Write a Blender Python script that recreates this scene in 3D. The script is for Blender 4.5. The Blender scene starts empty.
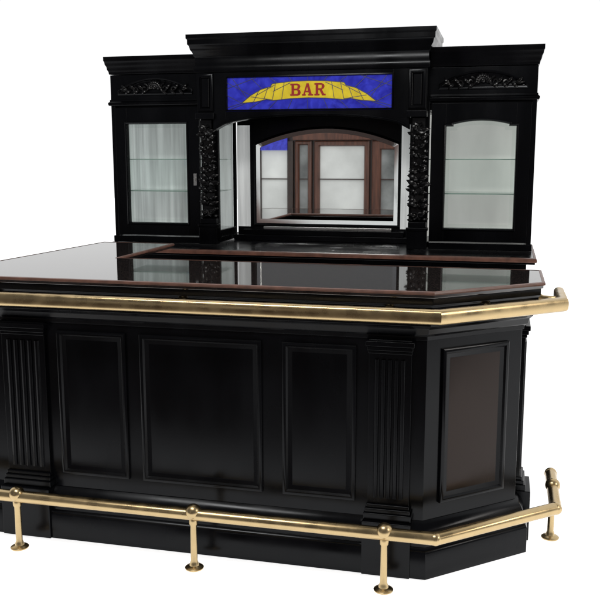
import bpy, math, random
from mathutils import Vector
random.seed(7)
scene = bpy.context.scene
COL = scene.collection

# ------------------------------------------------------------------ materials
def new_mat(name):
    m = bpy.data.materials.new(name); m.use_nodes = True
    nt = m.node_tree
    return m, nt, nt.nodes["Principled BSDF"]

def simple(name, col, rough=0.4, metal=0.0, spec=0.5, noise=0.0, nscale=12.0, bump=0.0, emis=None, estr=0.0, rvar=0.0, tint=None, stretch=(1,1,1), elink=False):
    m, nt, p = new_mat(name)
    p.inputs["Base Color"].default_value = (*col, 1)
    p.inputs["Roughness"].default_value = rough
    p.inputs["Metallic"].default_value = metal
    p.inputs["Specular IOR Level"].default_value = spec
    if tint: p.inputs["Specular Tint"].default_value = (*tint, 1)
    if emis:
        p.inputs["Emission Color"].default_value = (*emis, 1)
        p.inputs["Emission Strength"].default_value = estr
    tc = nt.nodes.new("ShaderNodeTexCoord")
    mp = nt.nodes.new("ShaderNodeMapping"); mp.inputs["Scale"].default_value = stretch
    nt.links.new(tc.outputs["Object"], mp.inputs["Vector"])
    n = nt.nodes.new("ShaderNodeTexNoise"); n.inputs["Scale"].default_value = nscale
    n.inputs["Detail"].default_value = 6
    nt.links.new(mp.outputs["Vector"], n.inputs["Vector"])
    if noise > 0:
        r = nt.nodes.new("ShaderNodeMix"); r.data_type = 'RGBA'
        r.inputs["A"].default_value = (*[c*(1-noise) for c in col], 1)
        r.inputs["B"].default_value = (*[min(1, c*(1+noise)) for c in col], 1)
        f = nt.nodes.new("ShaderNodeMapRange")
        f.inputs["From Min"].default_value = 0.3; f.inputs["From Max"].default_value = 0.7
        nt.links.new(n.outputs["Fac"], f.inputs["Value"])
        nt.links.new(f.outputs["Result"], r.inputs["Factor"])
        nt.links.new(r.outputs["Result"], p.inputs["Base Color"])
        if elink: nt.links.new(r.outputs["Result"], p.inputs["Emission Color"])
    if rvar > 0:
        mr = nt.nodes.new("ShaderNodeMapRange")
        mr.inputs["From Min"].default_value = 0.3; mr.inputs["From Max"].default_value = 0.7
        mr.inputs["To Min"].default_value = max(0.0, rough-rvar); mr.inputs["To Max"].default_value = rough+rvar
        nt.links.new(n.outputs["Fac"], mr.inputs["Value"])
        nt.links.new(mr.outputs["Result"], p.inputs["Roughness"])
    if bump > 0:
        b = nt.nodes.new("ShaderNodeBump"); b.inputs["Strength"].default_value = bump
        b.inputs["Distance"].default_value = 0.002
        nt.links.new(n.outputs["Fac"], b.inputs["Height"])
        nt.links.new(b.outputs["Normal"], p.inputs["Normal"])
    return m

M_BLACK = simple("black_lacquered_wood", (0.0020,0.0021,0.0028), 0.23, spec=0.18, noise=0.4, nscale=5, bump=0.14, rvar=0.09, tint=(0.93,0.96,1.0), stretch=(1,1,0.35))
M_WARM = simple("black_lacquer_painted_sheen", (0.004,0.003,0.0028), 0.25, spec=0.29, noise=0.4, nscale=3, bump=0.14, rvar=0.12, tint=(1,0.80,0.73), stretch=(1,1,0.5))  # warm specular tint stands in for the reflection of a brown floor
M_CARVE = simple("carved_black_wood", (0.004,0.004,0.0045), 0.24, spec=0.38, noise=0.3, nscale=30, bump=0.2)
M_TRIM = simple("brown_wood_edge", (0.13,0.058,0.04), 0.35, noise=0.35, nscale=20, bump=0.1)
M_BRASS = simple("brushed_brass", (0.53,0.40,0.215), 0.28, metal=1.0, noise=0.10, nscale=18, rvar=0.08, bump=0.06)
M_SILVER = simple("nickel_plate", (0.7,0.7,0.68), 0.25, metal=1.0)
M_MIRROR = simple("silvered_mirror", (0.84,0.86,0.85), 0.015, metal=1.0)
M_BEVEL = simple("bevelled_mirror_edge", (0.92,0.95,0.96), 0.06, metal=1.0)
M_LINING = simple("self_lit_pale_lining", (0.74,0.735,0.71), 0.45, noise=0.10, nscale=3, stretch=(2,2,0.6), emis=(0.95,0.96,0.92), estr=0.45, elink=True)  # lining glows by itself; the cabinet's brightness is put into the material
M_LINING2 = simple("self_lit_streaked_lining", (0.66,0.68,0.68), 0.3, noise=0.42, nscale=5, stretch=(4,4,0.18), emis=(0.95,0.96,0.92), estr=0.36, elink=True)  # self-lit, with bright reflection streaks put into the noise colour
M_MAHOG = simple("mahogany", (0.10,0.035,0.02), 0.35, noise=0.45, nscale=6, stretch=(6,6,0.6), bump=0.1)
M_DARKMAHOG = simple("dark_mahogany", (0.03,0.014,0.010), 0.35, noise=0.4, nscale=8)
M_PALE = simple("self_lit_pale_pane", (0.56,0.57,0.56), 0.12, noise=0.25, nscale=1.5, emis=(0.9,0.92,0.9), estr=0.30, elink=True)  # door panes given their own glow so they look bright in the mirror
M_GREY = simple("self_lit_grey", (0.20,0.21,0.21), 0.12, noise=0.6, nscale=3, emis=(0.9,0.92,0.9), estr=0.10, elink=True)  # weaker glow put into the grey panes and cabinet counter
M_YELLOW = simple("yellow_stained_glass", (0.80,0.62,0.04), 0.2, noise=0.2, nscale=18, bump=0.4, emis=(0.9,0.70,0.03), estr=0.14)
M_RED = simple("red_stained_glass", (0.36,0.03,0.03), 0.25, noise=0.15, nscale=25, emis=(0.5,0.03,0.03), estr=0.10)
M_LEAD = simple("lead_came", (0.10,0.10,0.16), 0.4, metal=0.7)

def make_blue():
    m, nt, p = new_mat("blue_stained_glass")
    tc = nt.nodes.new("ShaderNodeTexCoord")
    n = nt.nodes.new("ShaderNodeTexNoise"); n.inputs["Scale"].default_value = 14; n.inputs["Distortion"].default_value = 1.5
    nt.links.new(tc.outputs["Object"], n.inputs["Vector"])
    r = nt.nodes.new("ShaderNodeValToRGB")
    r.color_ramp.elements[0].position = 0.25; r.color_ramp.elements[0].color = (0.012,0.012,0.26,1)
    r.color_ramp.elements[1].position = 0.8; r.color_ramp.elements[1].color = (0.04,0.05,0.55,1)
    nt.links.new(n.outputs["Fac"], r.inputs["Fac"])
    nt.links.new(r.outputs["Color"], p.inputs["Base Color"])
    nt.links.new(r.outputs["Color"], p.inputs["Emission Color"])
    p.inputs["Emission Strength"].default_value = 0.40
    p.inputs["Roughness"].default_value = 0.15
    b = nt.nodes.new("ShaderNodeBump"); b.inputs["Strength"].default_value = 0.5; b.inputs["Distance"].default_value = 0.004
    nt.links.new(n.outputs["Fac"], b.inputs["Height"]); nt.links.new(b.outputs["Normal"], p.inputs["Normal"])
    return m
M_BLUE = make_blue()

def make_granite():
    m, nt, p = new_mat("polished_dark_granite")
    tc = nt.nodes.new("ShaderNodeTexCoord")
    n = nt.nodes.new("ShaderNodeTexNoise"); n.inputs["Scale"].default_value = 180; n.inputs["Detail"].default_value = 3
    n2 = nt.nodes.new("ShaderNodeTexNoise"); n2.inputs["Scale"].default_value = 5; n2.inputs["Detail"].default_value = 6
    nt.links.new(tc.outputs["Object"], n.inputs["Vector"]); nt.links.new(tc.outputs["Object"], n2.inputs["Vector"])
    r = nt.nodes.new("ShaderNodeValToRGB")
    r.color_ramp.elements[0].position = 0.45; r.color_ramp.elements[0].color = (0.008,0.007,0.007,1)
    r.color_ramp.elements[1].position = 0.75; r.color_ramp.elements[1].color = (0.05,0.036,0.032,1)
    nt.links.new(n.outputs["Fac"], r.inputs["Fac"])
    nt.links.new(r.outputs["Color"], p.inputs["Base Color"])
    mr = nt.nodes.new("ShaderNodeMapRange")
    mr.inputs["To Min"].default_value = 0.0; mr.inputs["To Max"].default_value = 0.07
    nt.links.new(n2.outputs["Fac"], mr.inputs["Value"]); nt.links.new(mr.outputs["Result"], p.inputs["Roughness"])
    p.inputs["IOR"].default_value = 2.1
    return m
M_GRANITE = make_granite()

def make_glass():
    m = bpy.data.materials.new("clear_glass"); m.use_nodes = True
    nt = m.node_tree; nt.nodes.clear()
    o = nt.nodes.new("ShaderNodeOutputMaterial")
    t = nt.nodes.new("ShaderNodeBsdfTransparent"); t.inputs["Color"].default_value = (0.95,0.97,0.96,1)
    g = nt.nodes.new("ShaderNodeBsdfGlossy"); g.inputs["Roughness"].default_value = 0.03
    mx = nt.nodes.new("ShaderNodeMixShader")
    lw = nt.nodes.new("ShaderNodeLayerWeight"); lw.inputs["Blend"].default_value = 0.5
    pw = nt.nodes.new("ShaderNodeMath"); pw.operation='POWER'; pw.inputs[1].default_value = 5
    ma = nt.nodes.new("ShaderNodeMath"); ma.operation='MULTIPLY_ADD'; ma.inputs[1].default_value = 0.85; ma.inputs[2].default_value = 0.04
    nt.links.new(lw.outputs["Facing"], pw.inputs[0]); nt.links.new(pw.outputs[0], ma.inputs[0])
    nt.links.new(ma.outputs[0], mx.inputs[0]); nt.links.new(t.outputs[0], mx.inputs[1]); nt.links.new(g.outputs[0], mx.inputs[2])
    nt.links.new(mx.outputs[0], o.inputs[0])
    return m
M_GLASS = make_glass()
M_SHELF = simple("glass_shelf_edge", (0.36,0.50,0.45), 0.1, noise=0.05)

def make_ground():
    m, nt, p = new_mat("self_lit_white_floor")
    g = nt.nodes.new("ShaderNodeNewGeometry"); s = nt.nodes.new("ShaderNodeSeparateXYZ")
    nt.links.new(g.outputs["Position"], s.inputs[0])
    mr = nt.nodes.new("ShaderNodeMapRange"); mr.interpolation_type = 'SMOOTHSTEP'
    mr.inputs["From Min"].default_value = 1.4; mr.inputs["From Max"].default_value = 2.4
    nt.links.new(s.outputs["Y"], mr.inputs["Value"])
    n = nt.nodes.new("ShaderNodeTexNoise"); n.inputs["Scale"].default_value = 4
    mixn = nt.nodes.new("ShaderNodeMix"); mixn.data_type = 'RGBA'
    mixn.inputs["A"].default_value = (0.10,0.085,0.08,1); mixn.inputs["B"].default_value = (0.18,0.15,0.14,1)  # floor towards the viewer darkened to keep panel reflections dark
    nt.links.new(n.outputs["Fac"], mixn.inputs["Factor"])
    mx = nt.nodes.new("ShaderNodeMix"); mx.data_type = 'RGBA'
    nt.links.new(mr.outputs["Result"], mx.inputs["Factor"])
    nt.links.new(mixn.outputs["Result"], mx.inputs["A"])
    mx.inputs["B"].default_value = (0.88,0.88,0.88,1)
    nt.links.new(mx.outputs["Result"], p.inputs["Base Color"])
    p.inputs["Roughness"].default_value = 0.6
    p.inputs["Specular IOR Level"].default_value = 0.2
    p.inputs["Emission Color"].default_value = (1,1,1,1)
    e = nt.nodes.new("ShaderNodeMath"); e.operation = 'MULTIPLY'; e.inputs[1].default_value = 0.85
    nt.links.new(mr.outputs["Result"], e.inputs[0]); nt.links.new(e.outputs[0], p.inputs["Emission Strength"])  # floor emits white near the bar, washing out its shadow
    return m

# ------------------------------------------------------------------ mesh tools
def offset_path(pts, d, closed=False):
    n = len(pts); out = []
    def nrm(a, b):
        dx, dy = b[0]-a[0], b[1]-a[1]; l = math.hypot(dx, dy) or 1e-9
        return (dy/l, -dx/l)
    for i in range(n):
        if closed:
            n1 = nrm(pts[i-1], pts[i]); n2 = nrm(pts[i], pts[(i+1) % n])
        else:
            n1 = nrm(pts[i-1], pts[i]) if i > 0 else nrm(pts[0], pts[1])
            n2 = nrm(pts[i], pts[i+1]) if i < n-1 else n1
        mx, my = n1[0]+n2[0], n1[1]+n2[1]
        k = 1 + n1[0]*n2[0] + n1[1]*n2[1]
        out.append((pts[i][0]+d*mx/k, pts[i][1]+d*my/k))
    return out

class Frame:
    def __init__(s, o, u, n=None):
        s.o = Vector(o); s.u = Vector((u[0], u[1], 0)).normalized()
        s.v = Vector((0,0,1)); s.n = s.u.cross(s.v)
    def p(s, u, v, n=0.0):
        return s.o + s.u*u + s.v*v + s.n*n

class MB:
    def __init__(s): s.v = []; s.f = []
    def add(s, vs, fs):
        k = len(s.v); s.v += [tuple(x) for x in vs]; s.f += [tuple(i+k for i in f) for f in fs]; return s
    def box(s, x0, x1, y0, y1, z0, z1):
        vs = [(x,y,z) for z in (z0,z1) for (x,y) in ((x0,y0),(x1,y0),(x1,y1),(x0,y1))]
        return s.add(vs, [(0,1,2,3),(4,5,6,7),(0,1,5,4),(1,2,6,5),(2,3,7,6),(3,0,4,7)])
    def fbox(s, F, u0, u1, v0, v1, n0, n1):
        return s.fprism(F, [(u0,v0),(u1,v0),(u1,v1),(u0,v1)], n0, n1)
    def fprism(s, F, poly, n0, n1):
        m = len(poly)
        vs = [F.p(u,v,n0) for u,v in poly] + [F.p(u,v,n1) for u,v in poly]
        fs = [tuple(range(m)), tuple(range(m,2*m))] + [(i,(i+1)%m,m+(i+1)%m,m+i) for i in range(m)]
        return s.add(vs, fs)
    def prism(s, poly, z0, z1):
        m = len(poly)
        vs = [(x,y,z0) for x,y in poly] + [(x,y,z1) for x,y in poly]
        fs = [tuple(range(m)), tuple(range(m,2*m))] + [(i,(i+1)%m,m+(i+1)%m,m+i) for i in range(m)]
        return s.add(vs, fs)
    def sweep(s, path, prof, closed=False):
        n = len(path); m = len(prof); offs = [offset_path(path, o, closed) for o, z in prof]
        vs = [(offs[j][i][0], offs[j][i][1], prof[j][1]) for i in range(n) for j in range(m)]
        fs = []
        for i in range(n if closed else n-1):
            a = i*m; b = ((i+1) % n)*m
            for j in range(m):
                k = (j+1) % m
                fs.append((a+j, a+k, b+k, b+j))
        if not closed:
            fs.append(tuple(range(m))); fs.append(tuple((n-1)*m+j for j in range(m)))
        return s.add(vs, fs)
    def rings(s, F, outline, rings, fill=True):
        m = len(outline); vs = []; fs = []
        for ins, h in rings:
            o = offset_path(outline, -ins, True)
            vs += [F.p(u,v,h) for u,v in o]
        for r in range(len(rings)-1):
            for i in range(m):
                j = (i+1) % m
                fs.append((r*m+i, r*m+j, (r+1)*m+j, (r+1)*m+i))
        if fill: fs.append(tuple((len(rings)-1)*m+i for i in range(m)))
        return s.add(vs, fs)
    def lathe(s, c, prof, seg=24):
        vs = []; fs = []; m = len(prof)
        for i in range(seg):
            a = 2*math.pi*i/seg
            vs += [(c[0]+r*math.cos(a), c[1]+r*math.sin(a), c[2]+z) for r,z in prof]
        for i in range(seg):
            j = (i+1) % seg
            for k in range(m-1):
                fs.append((i*m+k, j*m+k, j*m+k+1, i*m+k+1))
        return s.add(vs, fs)
    def tube(s, pts, rad, seg=8, flat=1.0):
        n = len(pts); P = [Vector(p) for p in pts]; vs = []; fs = []
        for i in range(n):
            t = (P[min(i+1,n-1)]-P[max(i-1,0)]).normalized()
            ref = Vector((0,1,0)) if abs(t.y) < 0.9 else Vector((1,0,0))
            a = t.cross(ref).normalized(); b = t.cross(a).normalized()
            r = rad[i]
            for k in range(seg):
                w = 2*math.pi*k/seg
                vs.append(P[i] + a*(math.cos(w)*r) + b*(math.sin(w)*r*flat))
        for i in range(n-1):
            for k in range(seg):
                l = (k+1) % seg
                fs.append((i*seg+k, i*seg+l, (i+1)*seg+l, (i+1)*seg+k))
        fs.append(tuple(range(seg))); fs.append(tuple((n-1)*seg+k for k in range(seg)))
        return s.add(vs, fs)

def build(mb, name, mat, parent=None, bevel=0.0, smooth=35, label=None):
    import bmesh
    me = bpy.data.meshes.new(name)
    me.from_pydata(mb.v, [], mb.f)
    bm = bmesh.new(); bm.from_mesh(me)
    bmesh.ops.remove_doubles(bm, verts=bm.verts, dist=1e-6)
    bmesh.ops.recalc_face_normals(bm, faces=bm.faces)
    bm.to_mesh(me); bm.free()
    me.materials.append(mat)
    me.polygons.foreach_set("use_smooth", [True]*len(me.polygons))
    me.set_sharp_from_angle(angle=math.radians(smooth))
    o = bpy.data.objects.new(name, me); COL.objects.link(o)
    if parent: o.parent = parent; o.matrix_parent_inverse = parent.matrix_world.inverted()
    if bevel > 0:
        b = o.modifiers.new("bevel", 'BEVEL'); b.width = bevel; b.segments = 2; b.limit_method = 'ANGLE'; b.angle_limit = math.radians(40)
        b.harden_normals = True
    if label: o["label"] = label
    return o

def empty(name, loc, label, cat):
    e = bpy.data.objects.new(name, None); e.location = loc; COL.objects.link(e)
    e.empty_display_size = 0.2
    e["label"] = label; e["category"] = cat
    bpy.context.view_layer.update()
    return e

CX = -1.085
# =================================================================== BAR COUNTER
bar = empty("bar_counter", (CX, 3.2, 0), "black panelled bar counter with granite top and brass rails", "bar counter")
path = [(-2.075,4.15),(-2.155,3.05),(-2.035,2.876),(-0.228,2.876),(0.130,3.190),(0.130,3.50)]

bo = offset_path(path, -0.05)
poly = bo + [(-1.76,3.50),(-1.76,4.15)]
body = build(MB().prism(poly, 0.02, 0.93), "body", M_BLACK, bar, 0.002)

mb = MB().sweep(path, [(0.0,0.002),(0.0,0.10),(-0.006,0.112),(-0.016,0.118),(-0.018,0.165),(-0.028,0.185),(-0.04,0.198),(-0.048,0.205),(-0.07,0.205),(-0.07,0.002)])
plinth = build(mb, "plinth", M_BLACK, bar, 0.0015)

mb = MB().sweep(path, [(0.010,1.030),(0.010,1.006),(0.003,0.998),(0.003,0.974),(-0.004,0.960),(-0.012,0.943),(-0.012,0.928),(-0.026,0.914),(-0.030,0.897),(-0.042,0.886),(-0.044,0.872),(-0.07,0.872),(-0.07,1.030)])
build(mb, "moulding", M_BLACK, bar, 0.0015)

# countertop
co = offset_path(path, 0.018)
co[0] = (co[0][0]-0.003, 4.20)
cpoly = co[:-1] + [(co[-1][0],3.53),(-1.70,3.53),(-1.70,4.20)]
top = build(MB().prism(cpoly, 1.031, 1.054), "countertop", M_GRANITE, bar, 0.003)
mb = MB().sweep(cpoly, [(0.0005,1.043),(0.005,1.043),(0.007,1.048),(0.005,1.0535),(0.0005,1.0552),(-0.006,1.0552),(-0.006,1.0545),(-0.002,1.053)], closed=True)
build(mb, "edge_trim", M_TRIM, top)

PANEL = [(0,0.0005),(0.0,0.010),(0.006,0.013),(0.014,0.012),(0.020,0.005),(0.026,0.0035),(0.034,0.001),(0.036,0.0008)]
def rect(u0,u1,v0,v1): return [(u0,v0),(u1,v0),(u1,v1),(u0,v1)]
def panel(F,u0,u1,v0,v1,parent,mat=M_BLACK,label=None):
    o = build(MB().rings(F, rect(u0,u1,v0,v1), PANEL, fill=False), "panel", M_BLACK, parent, label=label)
    build(MB().rings(F, rect(u0+0.036,u1-0.036,v0+0.036,v1-0.036), [(0,0.0008),(0.006,0.0012)]), "panel_field", mat, o)
FF = Frame((0, 2.926, 0), (1,0))
for (a,b) in ((-1.672,-1.385),(-1.327,-0.846),(-0.767,-0.494)):
    panel(FF,a,b,0.262,0.842,bar)
def frame_between(p, q):
    return Frame((p[0],p[1],0), (q[0]-p[0], q[1]-p[1])), math.hypot(q[0]-p[0], q[1]-p[1])
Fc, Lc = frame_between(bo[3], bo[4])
panel(Fc, Lc/2-0.150, Lc/2+0.150, 0.262,0.835, bar, M_WARM, "angled corner panel with a brownish floor reflection tinted in")
Fs, Ls = frame_between(bo[0], bo[1])
for k in range(2):
    panel(Fs, 0.06+k*0.50, 0.50+k*0.50, 0.262,0.842, bar)

def pilaster(F, u0, u1):
    w = u1-u0; mb = MB()
    mb.fbox(F, u0, u1, 0.207, 0.87, 0.0, 0.016)
    nf = 5; m = 0.018; step = (w-2*m)/nf
    for i in range(nf):
        c = u0+m+step*(i+0.5); r = step*0.36
        pts = [(c-r,0.016),(c-r*0.7,0.016+r*0.6),(c,0.016+r*0.85),(c+r*0.7,0.016+r*0.6),(c+r,0.016)]
        vs = []
        for v in (0.285,0.80):
            for (u,n) in pts: vs.append(F.p(u,v,n))
        k = len(pts)
        fs = [(j,j+1,k+j+1,k+j) for j in range(k-1)] + [tuple(range(k)), tuple(range(k,2*k))]
        mb.add(vs, fs)
    o = build(mb, "pilaster", M_BLACK, bar, 0.0015)
    mb = MB()
    for (e,v0,v1,n) in ((0.010,0.848,0.868,0.034),(0.005,0.832,0.848,0.028),(0.002,0.820,0.832,0.022)):
        mb.fbox(F, u0-e, u1+e, v0, v1-0.0005, 0.0, n)
    build(mb, "capital", M_BLACK, o, 0.003)
    mb = MB()
    for (e,v0,v1,n) in ((0.010,0.207,0.232,0.040),(0.006,0.232,0.248,0.033),(0.002,0.248,0.262,0.026)):
        mb.fbox(F, u0-e, u1+e, v0+0.0005, v1, 0.0, n)
    mb.fbox(F, u0-0.012, u1+0.012, 0.003, 0.207, 0.0, 0.060)
    build(mb, "pilaster_base", M_BLACK, o, 0.003)
pilaster(FF, -0.448, -0.296)
pilaster(FF, -1.908, -1.722)
Fr, Lr = frame_between(bo[4], bo[5])
pilaster(Fr, 0.09, 0.24)

# rails
def circ(off, z, r, seg=20, rz=None, pw=1.0):
    rz = rz or r; out=[]
    for i in range(seg):
        c,s_ = math.cos(2*math.pi*i/seg), math.sin(2*math.pi*i/seg)
        out.append((off+r*math.copysign(abs(c)**pw,c), z+rz*math.copysign(abs(s_)**pw,s_)))
    return out
rp = list(path); rp[-1] = (0.130,3.40); rp[0] = (-2.085,4.05)
rail = build(MB().sweep(rp, circ(0.086,0.981,0.020,28,0.026,0.72)), "hand_rail", M_BRASS, bar, smooth=30)
def along(p, d, off, t):
    q = offset_path(p, off); a, b = q[d], q[d+1]
    return (a[0]+(b[0]-a[0])*t, a[1]+(b[1]-a[1])*t)
for d,t in ((2,0.08),(2,0.5),(2,0.92),(3,0.5),(0,0.3),(0,0.8),(4,0.5)):
    a = along(rp, d, 0.001, t); b = along(rp, d, 0.078, t)
    build(MB().tube([(a[0],a[1],0.980),((a[0]*.7+b[0]*.3),(a[1]*.7+b[1]*.3),0.980),(b[0],b[1],0.980)], [0.022,0.010,0.010], 12), "rail_bracket", M_BRASS, rail)
def sphere_prof(r, n=10): return [(max(1e-5, r*math.sin(math.pi*i/n)), -r*math.cos(math.pi*i/n)) for i in range(n+1)]
fp = list(path); fp[-1] = (0.122,3.50); fp[-2]=(0.122,3.183); fp[0] = (-2.08,4.1)
foot = build(MB().sweep(fp, circ(0.104,0.212,0.0230)), "foot_rail", M_BRASS, bar, smooth=30)
q = offset_path(fp, 0.104)
posts = [(-0.364,2.772),(-1.068,2.772),(-1.79,2.772),(0.226,3.345),(-2.225,3.6)]
for (x,y) in posts:
    prof = [(0.0,0.002),(0.034,0.002),(0.035,0.006),(0.030,0.010),(0.018,0.014),(0.0155,0.024),(0.0125,0.032),(0.0125,0.17),(0.0165,0.176),(0.0165,0.19),(0.014,0.20)]
    p = build(MB().lathe((x,y,0), prof), "rail_post", M_BRASS, foot)
    build(MB().lathe((x,y,0.222), sphere_prof(0.0295, 14)), "ball_joint", M_BRASS, p)
for e in (q[-1], q[0]):
    build(MB().lathe((e[0],e[1],0.212), sphere_prof(0.0255)), "rail_end_cap", M_BRASS, foot)
for k in (3,4):
    build(MB().lathe((q[k][0],q[k][1],0.212), sphere_prof(0.0240,12)), "rail_elbow", M_BRASS, foot)

# =================================================================== BACK BAR
bb = empty("back_bar", (CX, 4.9, 0), "black carved back bar with mirror, glass cabinets and stained glass", "back bar")
YW = 4.80; YC = 4.72; YB = 5.18
def X(s, off): return CX + s*off

mb = MB().box(-2.30,0.12,4.56,5.20,0.08,0.962)
mb.box(-2.28,0.10,4.60,5.18,0.003,0.08)
base = build(mb, "base_cabinet", M_BLACK, bb, 0.003)
Fb = Frame((0,4.56,0),(1,0))
for i in range(5):
    u0 = -2.27+i*0.477
    build(MB().rings(Fb, rect(u0,u0+0.45,0.14,0.90), PANEL), "door", M_BLACK, base)
ct = build(MB().box(-2.32,0.16,4.455,5.22,0.963,0.996), "counter", M_BLACK, bb, 0.003)
mb = MB().sweep([(-2.321,5.21),(-2.321,4.454),(0.161,4.454),(0.161,5.21)], [(0.0,0.974),(0.006,0.974),(0.008,0.984),(0.005,0.995),(-0.008,0.998),(-0.008,0.9965),(0.0,0.993)])
build(mb, "edge_trim", M_TRIM, ct)

def arch_outline(u0,u1,v0,v1,rise,ear=0.0,n=14):
    pts = [(u0,v0),(u1,v0),(u1,v1)]
    a,b = u1-ear, u0+ear
    if ear>0: pts.append((a,v1))
    for i in range(1 if ear==0 else 0, n if ear==0 else n+1):
        t = i/n
        u = a+(b-a)*t
        pts.append((u, v1+rise*(1-(2*t-1)**2) + (0.010 if ear>0 else 0)))
    if ear>0: pts.append((b,v1))
    pts.append((u0,v1))
    return pts

FW = Frame((0,YW,0),(1,0))
def scroll(mb, cx, cz, y, s, r0, turns, rad, start=0.0, n=26):
    pts=[]; rr=[]
    for i in range(n):
        t=i/(n-1); a=start+s*turns*2*math.pi*t; r=r0*(1-0.85*t)
        pts.append((cx+r*math.cos(a), y-0.003-0.005*t, cz+r*math.sin(a))); rr.append(rad*(1-0.45*t))
    mb.tube(pts, rr, 7); return mb
def leaf(mb, x, z, y, ang, L, w, bend=0.5, th=0.55):
    n=8; pts=[]; rr=[]
    px,pz=x,z
    for i in range(n):
        t=i/(n-1)
        pts.append((px, y-0.012*math.sin(math.pi*t)-0.002, pz))
        rr.append(max(0.0008,w*math.sin(math.pi*(0.12+0.85*t))))
        a=ang+bend*t; px+=L/(n-1)*math.cos(a); pz+=L/(n-1)*math.sin(a)
    mb.tube(pts, rr, 7, th)

def wing(s):
    def bx(mb,o0,o1,*r):
        a,b = sorted((X(s,o0),X(s,o1))); mb.box(a,b,*r); return mb
    mb = MB()
    bx(mb,1.205,1.23,YW+0.001,YB,1.003,1.83)
    bx(mb,0.56,1.205,YW+0.03,YB,1.003,1.035)
    bx(mb,0.56,1.205,YW+0.03,YB,1.76,1.83)
    bx(mb,0.56,0.665,YW,YW+0.028,1.003,1.83)
    bx(mb,0.56,0.580,YB-0.042,YB-0.027,1.035,1.76)
    bx(mb,0.56,0.580,YW+0.028,YB-0.042,1.035,1.075)
    bx(mb,0.56,0.580,YW+0.028,YB-0.042,1.715,1.76)
    cab = build(mb, "cabinet", M_BLACK, bb, 0.002)
    LM = M_LINING2 if s<0 else M_LINING
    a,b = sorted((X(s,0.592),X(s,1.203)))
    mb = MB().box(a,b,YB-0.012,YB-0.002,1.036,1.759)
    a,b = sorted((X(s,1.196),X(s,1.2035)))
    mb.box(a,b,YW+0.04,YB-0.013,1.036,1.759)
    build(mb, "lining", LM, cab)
    a,b = sorted((X(s,0.569),X(s,0.575)))
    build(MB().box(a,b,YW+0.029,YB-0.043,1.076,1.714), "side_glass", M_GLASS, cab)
    for z in (1.30,1.49):
        a,b = sorted((X(s,0.60),X(s,1.19)))
        build(MB().box(a,b,YW+0.06,YB-0.02,z,z+0.006), "glass_shelf", M_SHELF, cab)
    mb = MB(); bx(mb,0.56,1.23,YW,YB,1.831,1.985)
    build(mb, "frieze", M_BLACK, cab, 0.002)
    pth = [(X(-1,1.23),YB),(X(-1,1.23),YW),(X(-1,0.665),YW)] if s<0 else [(X(1,0.665),YW),(X(1,1.23),YW),(X(1,1.23),YB)]
    mb = MB().sweep(pth, [(0.0,1.806),(0.010,1.808),(0.013,1.816),(0.013,1.824),(0.005,1.832),(0.004,1.842),(-0.01,1.842),(-0.01,1.806)])
    build(mb, "moulding", M_BLACK, cab, 0.001)
    mb = MB().sweep(pth, [(0.0,1.988),(0.005,1.990),(0.007,2.005),(0.013,2.016),(0.015,2.032),(0.022,2.044),(0.024,2.060),(0.028,2.066),(0.028,2.090),(-0.08,2.090),(-0.08,1.988)])
    bx(mb,0.60,1.18,YW+0.05,YB,1.986,2.086)
    build(mb, "cornice", M_BLACK, cab, 0.0015)
    uc = X(s,0.945); hw=0.235
    ol = arch_outline(uc-hw,uc+hw,1.868,1.895,0.072)
    cp = build(MB().rings(FW, ol, [(0,0.0005),(0,0.009),(0.005,0.012),(0.011,0.010),(0.015,0.003),(0.017,0.002)]), "carved_panel", M_BLACK, cab)
    mb = MB(); yy = YW-0.006
    mb.lathe((uc,yy,1.912), sphere_prof(0.016,8), 12)
    for k in range(9):
        a_=k*math.pi/8
        leaf(mb, uc+0.012*math.cos(a_), 1.905+0.010*math.sin(a_), yy, a_, 0.040, 0.009)
    for d in (-1,1):
        scroll(mb, uc+d*0.062, 1.905, yy, d, 0.026, 1.3, 0.0065, math.pi/2)
        scroll(mb, uc+d*0.122, 1.898, yy, -d, 0.020, 1.2, 0.006, -math.pi/2)
        for k in range(6):
            ux = uc+d*(0.045+0.026*k)
            A = 0.5 if k%2 else -0.35
            ang = A if d>0 else math.pi-A
            leaf(mb, ux, 1.893+0.006*(k%2), yy, ang, 0.045, 0.0085, 0.7*d*(1 if k%2 else -1))
        leaf(mb, uc+d*0.165, 1.894, yy, 0.05 if d>0 else math.pi-0.05, 0.055, 0.007, 0.3*d)
    build(mb, "carving", M_CARVE, cp)
    # door
    u0,u1 = sorted((X(s,0.675),X(s,1.205)))
    g0,g1 = sorted((X(s,0.755),X(s,1.130)))
    z0,z1 = 1.040,1.795; gz0=1.115
    gz1 = 1.700 if s<0 else 1.672
    mb = MB(); n0,n1=-0.022,0.006
    mb.fbox(FW,u0,g0,z0,z1,n0,n1); mb.fbox(FW,g1,u1,z0,z1,n0,n1)
    mb.fbox(FW,g0,g1,z0,gz0,n0,n1-0.0004)
    ol = rect(g0,g1,gz0,gz1) if s<0 else arch_outline(g0,g1,gz0,gz1,0.020,ear=0.038)
    topedge = ol[2:]
    mb.fprism(FW, [(g0,z1),(g1,z1)][::-1] + [p for p in reversed(topedge)], n0, n1-0.0004)
    door = build(mb, "door", M_BLACK, cab, 0.0015)
    build(MB().rings(FW, offset_path(ol,0.012,True), [(0,0.0055),(0,0.011),(0.005,0.014),(0.010,0.011),(0.013,0.002),(0.014,-0.018)], fill=False), "door_moulding", M_BLACK, door)
    build(MB().fprism(FW, offset_path(ol,-0.001,True), -0.015,-0.010), "glass_pane", M_GLASS, door)
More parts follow.
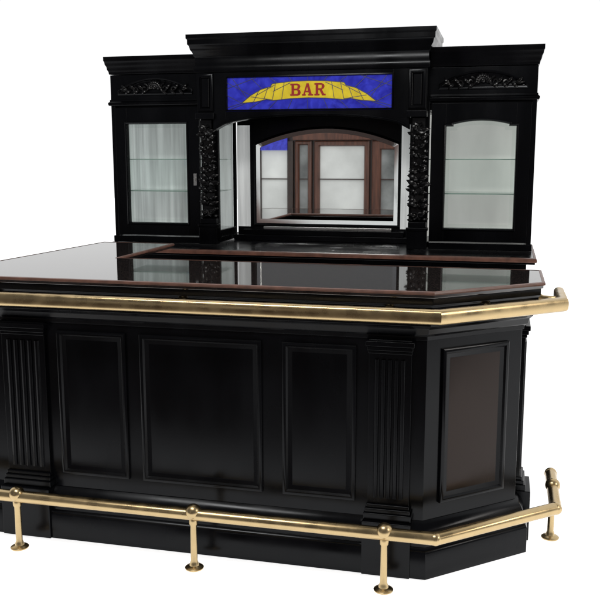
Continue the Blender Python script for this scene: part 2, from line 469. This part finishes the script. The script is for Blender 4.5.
    build(MB().rings(FW, offset_path(ol,-0.003,True), [(0,-0.0098),(0.018,-0.0065),(0.0195,-0.0096)], fill=False), "glass_bevel", M_GLASS, door)
    if s<0:
        lk = MB().fbox(FW,-1.798,-1.778,1.34,1.41,0.0065,0.010)
        lk.fbox(FW,-1.793,-1.783,1.364,1.386,0.010,0.020)
        build(lk, "lock_plate", M_SILVER, door, 0.002)
    # corbel
    mb = MB(); cx = X(s,0.612); zt,zb=1.715,1.15
    prof=[(0.0,zb),(0.022,zb+0.01),(0.03,zb+0.07),(0.022,zb+0.16),(0.026,zb+0.28),(0.045,zb+0.40),(0.062,zb+0.50),(0.060,zt),(0.0,zt)]
    hw2=0.034
    vs=[(cx-hw2,YW-n,z) for n,z in prof]+[(cx+hw2,YW-n,z) for n,z in prof]
    m=len(prof); mb.add(vs,[tuple(range(m)),tuple(range(m,2*m))]+[(i,(i+1)%m,m+(i+1)%m,m+i) for i in range(m)])
    def yp(z):
        for i in range(len(prof)-2):
            if prof[i][1]<=z<=prof[i+1][1]:
                t=(z-prof[i][1])/(prof[i+1][1]-prof[i][1]); return YW-(prof[i][0]+t*(prof[i+1][0]-prof[i][0]))
        return YW-0.06
    R = random.Random(11)
    z = zb+0.025
    while z < zt-0.06:
        g = 0.75+0.6*R.random()
        for d in (-1,1):
            leaf(mb, cx+d*0.005, z, yp(z)-0.002, (math.pi/2-(0.5+0.7*R.random())*d) , 0.055*g, 0.012*g, -(0.4+1.0*R.random())*d)
            if R.random()<0.75: leaf(mb, cx+d*0.022, z-0.008, yp(z)+0.010, (-math.pi/2+(0.5+0.8*R.random())*d), 0.038*g, 0.011, 1.1*d, 0.9)
            if R.random()<0.5: scroll(mb, cx+d*0.022, z+0.01, yp(z)-0.002, d, 0.016*g, 1.1, 0.006, R.random()*6)
        if R.random()<0.7:
            for j in range(3): mb.lathe((cx+0.012*(j-1),yp(z)-0.008,z+0.012+0.008*(j%2)), sphere_prof(0.0085,6), 8)
        z += 0.03+0.022*R.random()
    for d in (-1,1):
        scroll(mb, cx+d*0.020, zt-0.06, YW-0.066, d, 0.028, 1.4, 0.010, math.pi/2)
        scroll(mb, cx+d*0.018, zb+0.035, YW-0.034, -d, 0.022, 1.3, 0.008, -math.pi/2)
    build(mb, "corbel", M_CARVE, cab)
    mb = MB()
    mb.box(cx-0.056,cx+0.056,YW-0.055,YW-0.0005,0.998,1.10)
    mb.box(cx-0.060,cx+0.060,YW-0.062,YW-0.0005,1.10,1.118)
    mb.box(cx-0.050,cx+0.050,YW-0.050,YW-0.0005,1.118,1.148)
    build(mb, "corbel_plinth", M_BLACK, cab, 0.003)
    a,b = sorted((X(s,0.675),X(s,1.235)))
    build(MB().box(a,b,YW-0.014,YW+0.02,0.9975,1.034), "skirting", M_BLACK, cab, 0.003)
wing(-1); wing(1)

# centre header
FCn = Frame((0,YC,0),(1,0))
PB0,PB1,PV0,PV1 = -1.568,-0.612,1.762,1.956
mb = MB().box(X(-1,0.655),X(1,0.655),YC+0.02,YB,1.752,1.99)
mb.fbox(FCn, X(-1,0.655), PB0, 1.72,1.99,-0.0205,0.0)
mb.fbox(FCn, PB1, X(1,0.655), 1.72,1.99,-0.0205,0.0)
mb.fbox(FCn, PB0, PB1, PV1,1.99,-0.0205,-0.0004)
head = build(mb, "header", M_BLACK, bb, 0.0015)
pts=[(X(-1,0.56),1.7615),(X(-1,0.56),1.655)]
n=24
for i in range(n+1):
    t=i/n; u=-0.54+1.08*t
    pts.append((CX+u, 1.655+0.082*math.sqrt(max(0,1-(u/0.545)**2))))
pts += [(X(1,0.56),1.655),(X(1,0.56),1.7615)]
mb = MB().fprism(FCn, pts, -0.06, -0.002)
arc=[(CX-0.54+1.08*i/n, YC-0.001, 1.663+0.080*math.sqrt(max(0,1-((-0.54+1.08*i/n)/0.55)**2))) for i in range(n+1)]
mb.tube(arc,[0.006]*(n+1),8)
build(mb, "arch", M_BLACK, head, 0.0)
for s in (-1,1):
    a,b = sorted((X(s,0.555),X(s,0.65)))
    build(MB().rings(FCn, rect(a,b,1.762,1.972), [(0,0.0005),(0,0.012),(0.004,0.014),(0.016,0.014),(0.019,0.006),(0.021,0.005),(0.028,0.010),(0.03,0.010)]), "frieze_block", M_BLACK, head)
    mb = MB().box(a-0.008,b+0.008,YC-0.03,YW+0.01,1.72,1.7535)
    build(mb, "corbel_cap", M_BLACK, head, 0.003)
pth=[(X(-1,0.655),YB),(X(-1,0.655),YC),(X(1,0.655),YC),(X(1,0.655),YB)]
mb = MB().sweep(pth, [(0.0,1.978),(0.010,1.980),(0.013,1.992),(0.013,2.012),(0.006,2.022),(0.006,2.062),(0.014,2.072),(0.018,2.090),(0.028,2.104),(0.032,2.124),(0.040,2.132),(0.040,2.158),(0.046,2.164),(0.046,2.186),(-0.08,2.186),(-0.08,1.978)])
mb.box(X(-1,0.62),X(1,0.62),YC+0.05,YB,1.99,2.18)
build(mb, "cornice", M_BLACK, head, 0.0015)

# stained glass
Fg = Frame(((PB0+PB1)/2, YC+0.008, (PV0+PV1)/2),(1,0))
hw,hh=(PB1-PB0)/2,(PV1-PV0)/2
sg = build(MB().fbox(Fg,-hw,hw,-hh,hh,-0.006,0.0), "stained_glass", M_BLUE, bb)
build(MB().rings(Fg, rect(-hw,hw,-hh,hh), [(0,0.001),(0,0.011),(0.006,0.013),(0.010,0.006),(0.010,0.0005)], fill=False), "glass_frame", M_BLACK, sg)
top_pts=[(-0.385,-0.052),(-0.33,-0.010),(-0.27,0.022),(-0.215,0.036),(-0.205,0.052),(-0.10,0.062),(0.0,0.065),(0.10,0.062),(0.205,0.052),(0.215,0.036),(0.27,0.022),(0.33,-0.010),(0.385,-0.052)]
bot_pts=[(-0.385,-0.052),(-0.30,-0.046),(-0.24,-0.034),(-0.20,-0.040),(-0.10,-0.031),(0.0,-0.028),(0.10,-0.031),(0.20,-0.040),(0.24,-0.034),(0.30,-0.046),(0.385,-0.052)]
def interp(P,u):
    u=max(P[0][0],min(P[-1][0],u))
    for i in range(len(P)-1):
        if P[i][0]<=u<=P[i+1][0]:
            t=(u-P[i][0])/(P[i+1][0]-P[i][0]); return P[i][1]+t*(P[i+1][1]-P[i][1])
def vtop(u): return interp(top_pts,u)
def vbot(u): return interp(bot_pts,u)
rib = bot_pts + list(reversed(top_pts))[1:-1]
ribbon = build(MB().fprism(Fg, rib, 0.0, 0.002), "ribbon", M_YELLOW, sg)
mb = MB()
def lead(a,b,w=0.0013,n1=0.0036):
    d=Vector((b[0]-a[0],b[1]-a[1])); l=d.length
    if l<1e-6: return
    d/=l; p=Vector((-d.y,d.x))*w
    mb.fprism(Fg,[(a[0]-p.x,a[1]-p.y),(b[0]-p.x,b[1]-p.y),(b[0]+p.x,b[1]+p.y),(a[0]+p.x,a[1]+p.y)],0.0,n1+random.random()*0.0006)
for P in (top_pts,bot_pts):
    for i in range(len(P)-1): lead(P[i],P[i+1],0.0018)
for k in (-0.315,-0.255,-0.205,-0.15,0.15,0.205,0.255,0.315):
    lead((k,vbot(k)),(k*0.90,vtop(k*0.90)))
for d in (-1,1):
    lead((d*0.205,-0.036),(d*0.33,-0.018)); lead((d*0.19,0.045),(d*0.30,-0.012)); lead((d*0.10,0.055),(d*0.20,0.01))
for k in (-0.44,-0.33,-0.22,-0.11,0.0,0.11,0.22,0.33,0.44):
    kk=max(-0.37,min(0.37,k*0.80))
    lead((k,hh-0.011),(kk,vtop(kk)))
    lead((k*1.03,-hh+0.011),(kk,vbot(kk)))
for d in (-1,1):
    lead((d*0.385,-0.052),(d*(hw-0.01),-0.01)); lead((d*0.385,-0.052),(d*(hw-0.01),-0.075))
    lead((d*0.30,hh-0.011),(d*(hw-0.01),0.03)); lead((d*0.33,-0.010),(d*(hw-0.01),0.06))
build(mb, "lead_lines", M_LEAD, sg)
def letter(kind,u0,w,v0,h):
    mb = MB(); c=[0]
    def P(pts):
        c[0]+=1
        mb.fprism(Fg,[(u0+x*w,v0+y*h) for x,y in pts],0.0022,0.0046+0.0002*c[0])
    if kind=='B' or kind=='R':
        P([(0.12,0),(0.36,0),(0.36,1),(0.12,1)]); P([(0,0.87),(0.75,0.87),(0.70,1),(0,1)])
        P([(0.3,0.45),(0.72,0.45),(0.72,0.58),(0.3,0.58)])
        P([(0.66,1),(0.88,0.92),(0.96,0.76),(0.88,0.58),(0.66,0.47),(0.66,0.6),(0.72,0.74),(0.66,0.88)])
        if kind=='B':
            P([(0,0),(0.75,0),(0.75,0.13),(0,0.13)])
            P([(0.66,0),(0.92,0.07),(1.0,0.27),(0.92,0.46),(0.66,0.56),(0.66,0.44),(0.75,0.28),(0.66,0.12)])
        else:
            P([(0,0),(0.48,0),(0.48,0.13),(0,0.13)])
            P([(0.45,0.5),(0.70,0.5),(0.98,0.0),(0.74,0.0)]); P([(0.70,0),(1.06,0),(1.06,0.13),(0.70,0.13)])
    else:
        P([(0.08,0),(0.22,0),(0.56,1),(0.42,1)]); P([(0.68,0),(0.94,0),(0.62,1),(0.40,1)])
        P([(0.25,0.28),(0.75,0.28),(0.72,0.40),(0.28,0.40)])
        P([(0,0),(0.34,0),(0.34,0.12),(0,0.12)]); P([(0.58,0),(1.04,0),(1.04,0.12),(0.58,0.12)])
    return mb
for k,u in (('B',-0.100),('A',-0.032),('R',0.038)):
    build(letter(k,u,0.060,-0.016,0.066), "letter", M_RED, ribbon, label="red capital letter "+k)

# recess back, mirror
mb = MB().box(X(-1,0.556),X(1,0.556),5.155,YB,1.0,1.752)
mb.box(X(-1,0.555),X(1,0.555),5.06,5.154,0.9965,1.03)
mb.box(X(-1,0.50),X(1,0.50),5.09,5.154,1.03,1.062)
back = build(mb, "back_panel", M_BLACK, bb, 0.003)
FM = Frame((0,5.154,0),(1,0))
ol = arch_outline(-1.515,-0.630,1.098,1.580,0.095,ear=0.0,n=22)
mir = build(MB().fprism(FM, ol, 0.001, 0.006), "mirror", M_MIRROR, bb)
build(MB().rings(FM, ol, [(0,0.0105),(0.024,0.0075),(0.0245,0.0062)], fill=False), "mirror_bevel", M_BEVEL, mir)
build(MB().rings(FM, offset_path(ol,0.014,True), [(0,0.001),(0,0.014),(0.005,0.018),(0.010,0.016),(0.014,0.0065)], fill=False), "mirror_frame", M_BLACK, mir)
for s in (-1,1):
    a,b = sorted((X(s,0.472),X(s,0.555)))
    build(MB().rings(FM, rect(a,b,1.075,1.70), [(0,0.001),(0,0.006),(0.005,0.0065),(0.007,0.004)], fill=True), "glowing_mirror_strip", M_LINING2, bb)  # mirror strips; their bright reflection is painted with self-lit lining
build(MB().fbox(FM,-1.46,-0.66,1.063,1.080,0.002,0.05), "shelf", M_SILVER, back, 0.003)

# =================================================================== cabinet seen in the mirror (stands opposite)
dc = empty("display_cabinet", (-2.25,-0.8,0), "mahogany display cabinet with self-lit pale glass doors opposite the bar", "cabinet")
Fd = Frame((-1.2,-0.6,0),(-1,0))
W=2.1
mb = MB().fbox(Fd,0,W,0.0,0.62,-0.45,0.0); mb.fbox(Fd,0,W,0.62,2.0,-0.45,-0.12)
build(mb, "carcass", M_DARKMAHOG, dc, 0.004)
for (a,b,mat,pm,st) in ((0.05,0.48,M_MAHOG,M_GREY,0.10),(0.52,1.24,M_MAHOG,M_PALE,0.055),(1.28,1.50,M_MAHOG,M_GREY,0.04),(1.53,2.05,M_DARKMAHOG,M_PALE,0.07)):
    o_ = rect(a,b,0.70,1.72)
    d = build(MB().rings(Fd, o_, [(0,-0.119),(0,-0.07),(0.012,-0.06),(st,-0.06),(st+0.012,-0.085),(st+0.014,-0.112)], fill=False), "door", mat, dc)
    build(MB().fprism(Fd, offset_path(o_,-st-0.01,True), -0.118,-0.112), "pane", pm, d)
    build(MB().fbox(Fd,a+st+.01,b-st-.01,1.22,1.235,-0.111,-0.09), "shelf", M_DARKMAHOG, d)
build(MB().fbox(Fd,1.60,1.96,1.60,1.78,-0.058,-0.04), "stained_glass", M_BLUE, dc)
mb = MB().fprism(Fd, [(0,1.73),(1.52,1.73),(1.52,1.80)]+[(1.52-1.52*i/12,1.80+0.20*math.sin(math.pi*i/12)) for i in range(1,12)]+[(0,1.80)], -0.1,-0.02)
build(mb, "canopy", M_MAHOG, dc, 0.004)
build(MB().fbox(Fd,-0.02,W+0.02,0.62,0.66,-0.12,0.03), "counter", M_GREY, dc, 0.004)

# =================================================================== ground, world, lights, camera
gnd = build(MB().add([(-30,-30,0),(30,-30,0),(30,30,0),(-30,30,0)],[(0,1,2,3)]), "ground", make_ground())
gnd["kind"]="structure"; gnd["label"]="self-lit white floor under the bar, darkened in front"

w = bpy.data.worlds.new("World"); scene.world = w; w.use_nodes = True
nt = w.node_tree; bg = nt.nodes["Background"]
tc = nt.nodes.new("ShaderNodeTexCoord"); sp = nt.nodes.new("ShaderNodeSeparateXYZ")
nt.links.new(tc.outputs["Generated"], sp.inputs[0])
mr = nt.nodes.new("ShaderNodeMapRange"); mr.interpolation_type='SMOOTHSTEP'
mr.inputs["From Min"].default_value=-0.30; mr.inputs["From Max"].default_value=0.35
nt.links.new(sp.outputs["Y"], mr.inputs["Value"])
mx = nt.nodes.new("ShaderNodeMix"); mx.data_type='RGBA'
mx.inputs["A"].default_value=(0.14,0.14,0.145,1); mx.inputs["B"].default_value=(1.02,1.02,1.02,1)
nt.links.new(mr.outputs["Result"], mx.inputs["Factor"]); nt.links.new(mx.outputs["Result"], bg.inputs["Color"])
bg.inputs["Strength"].default_value = 1.0

def area(name, loc, target, size, energy, col=(1,1,1), sy=None):
    l = bpy.data.lights.new(name,'AREA'); l.energy=energy; l.size=size; l.color=col
    if sy: l.shape='RECTANGLE'; l.size_y=sy
    o = bpy.data.objects.new(name,l); COL.objects.link(o); o.location=loc
    o.rotation_euler=(Vector(target)-Vector(loc)).to_track_quat('-Z','Y').to_euler()
    return o
area("ceiling_softbox", (-1.2,1.2,3.6), (-1.1,3.6,0.8), 2.0, 65, (1,0.98,0.95), 0.5)
area("added_side_light", (3.2,2.0,2.2), (0,3.2,0.7), 1.0, 32, (1,0.93,0.86))  # unseen warm light added for its reflection on the corner panel

cam = bpy.data.cameras.new("camera"); co_ = bpy.data.objects.new("camera", cam); COL.objects.link(co_)
co_.location=(0,0,1.5); co_.rotation_euler=(math.radians(90-9.48),0,math.radians(13.5))
cam.sensor_width=36; cam.lens=850/600*36; cam.clip_start=0.05; cam.clip_end=200
scene.camera=co_
scene.view_settings.view_transform='Standard'; scene.view_settings.look='None'; scene.view_settings.exposure=0
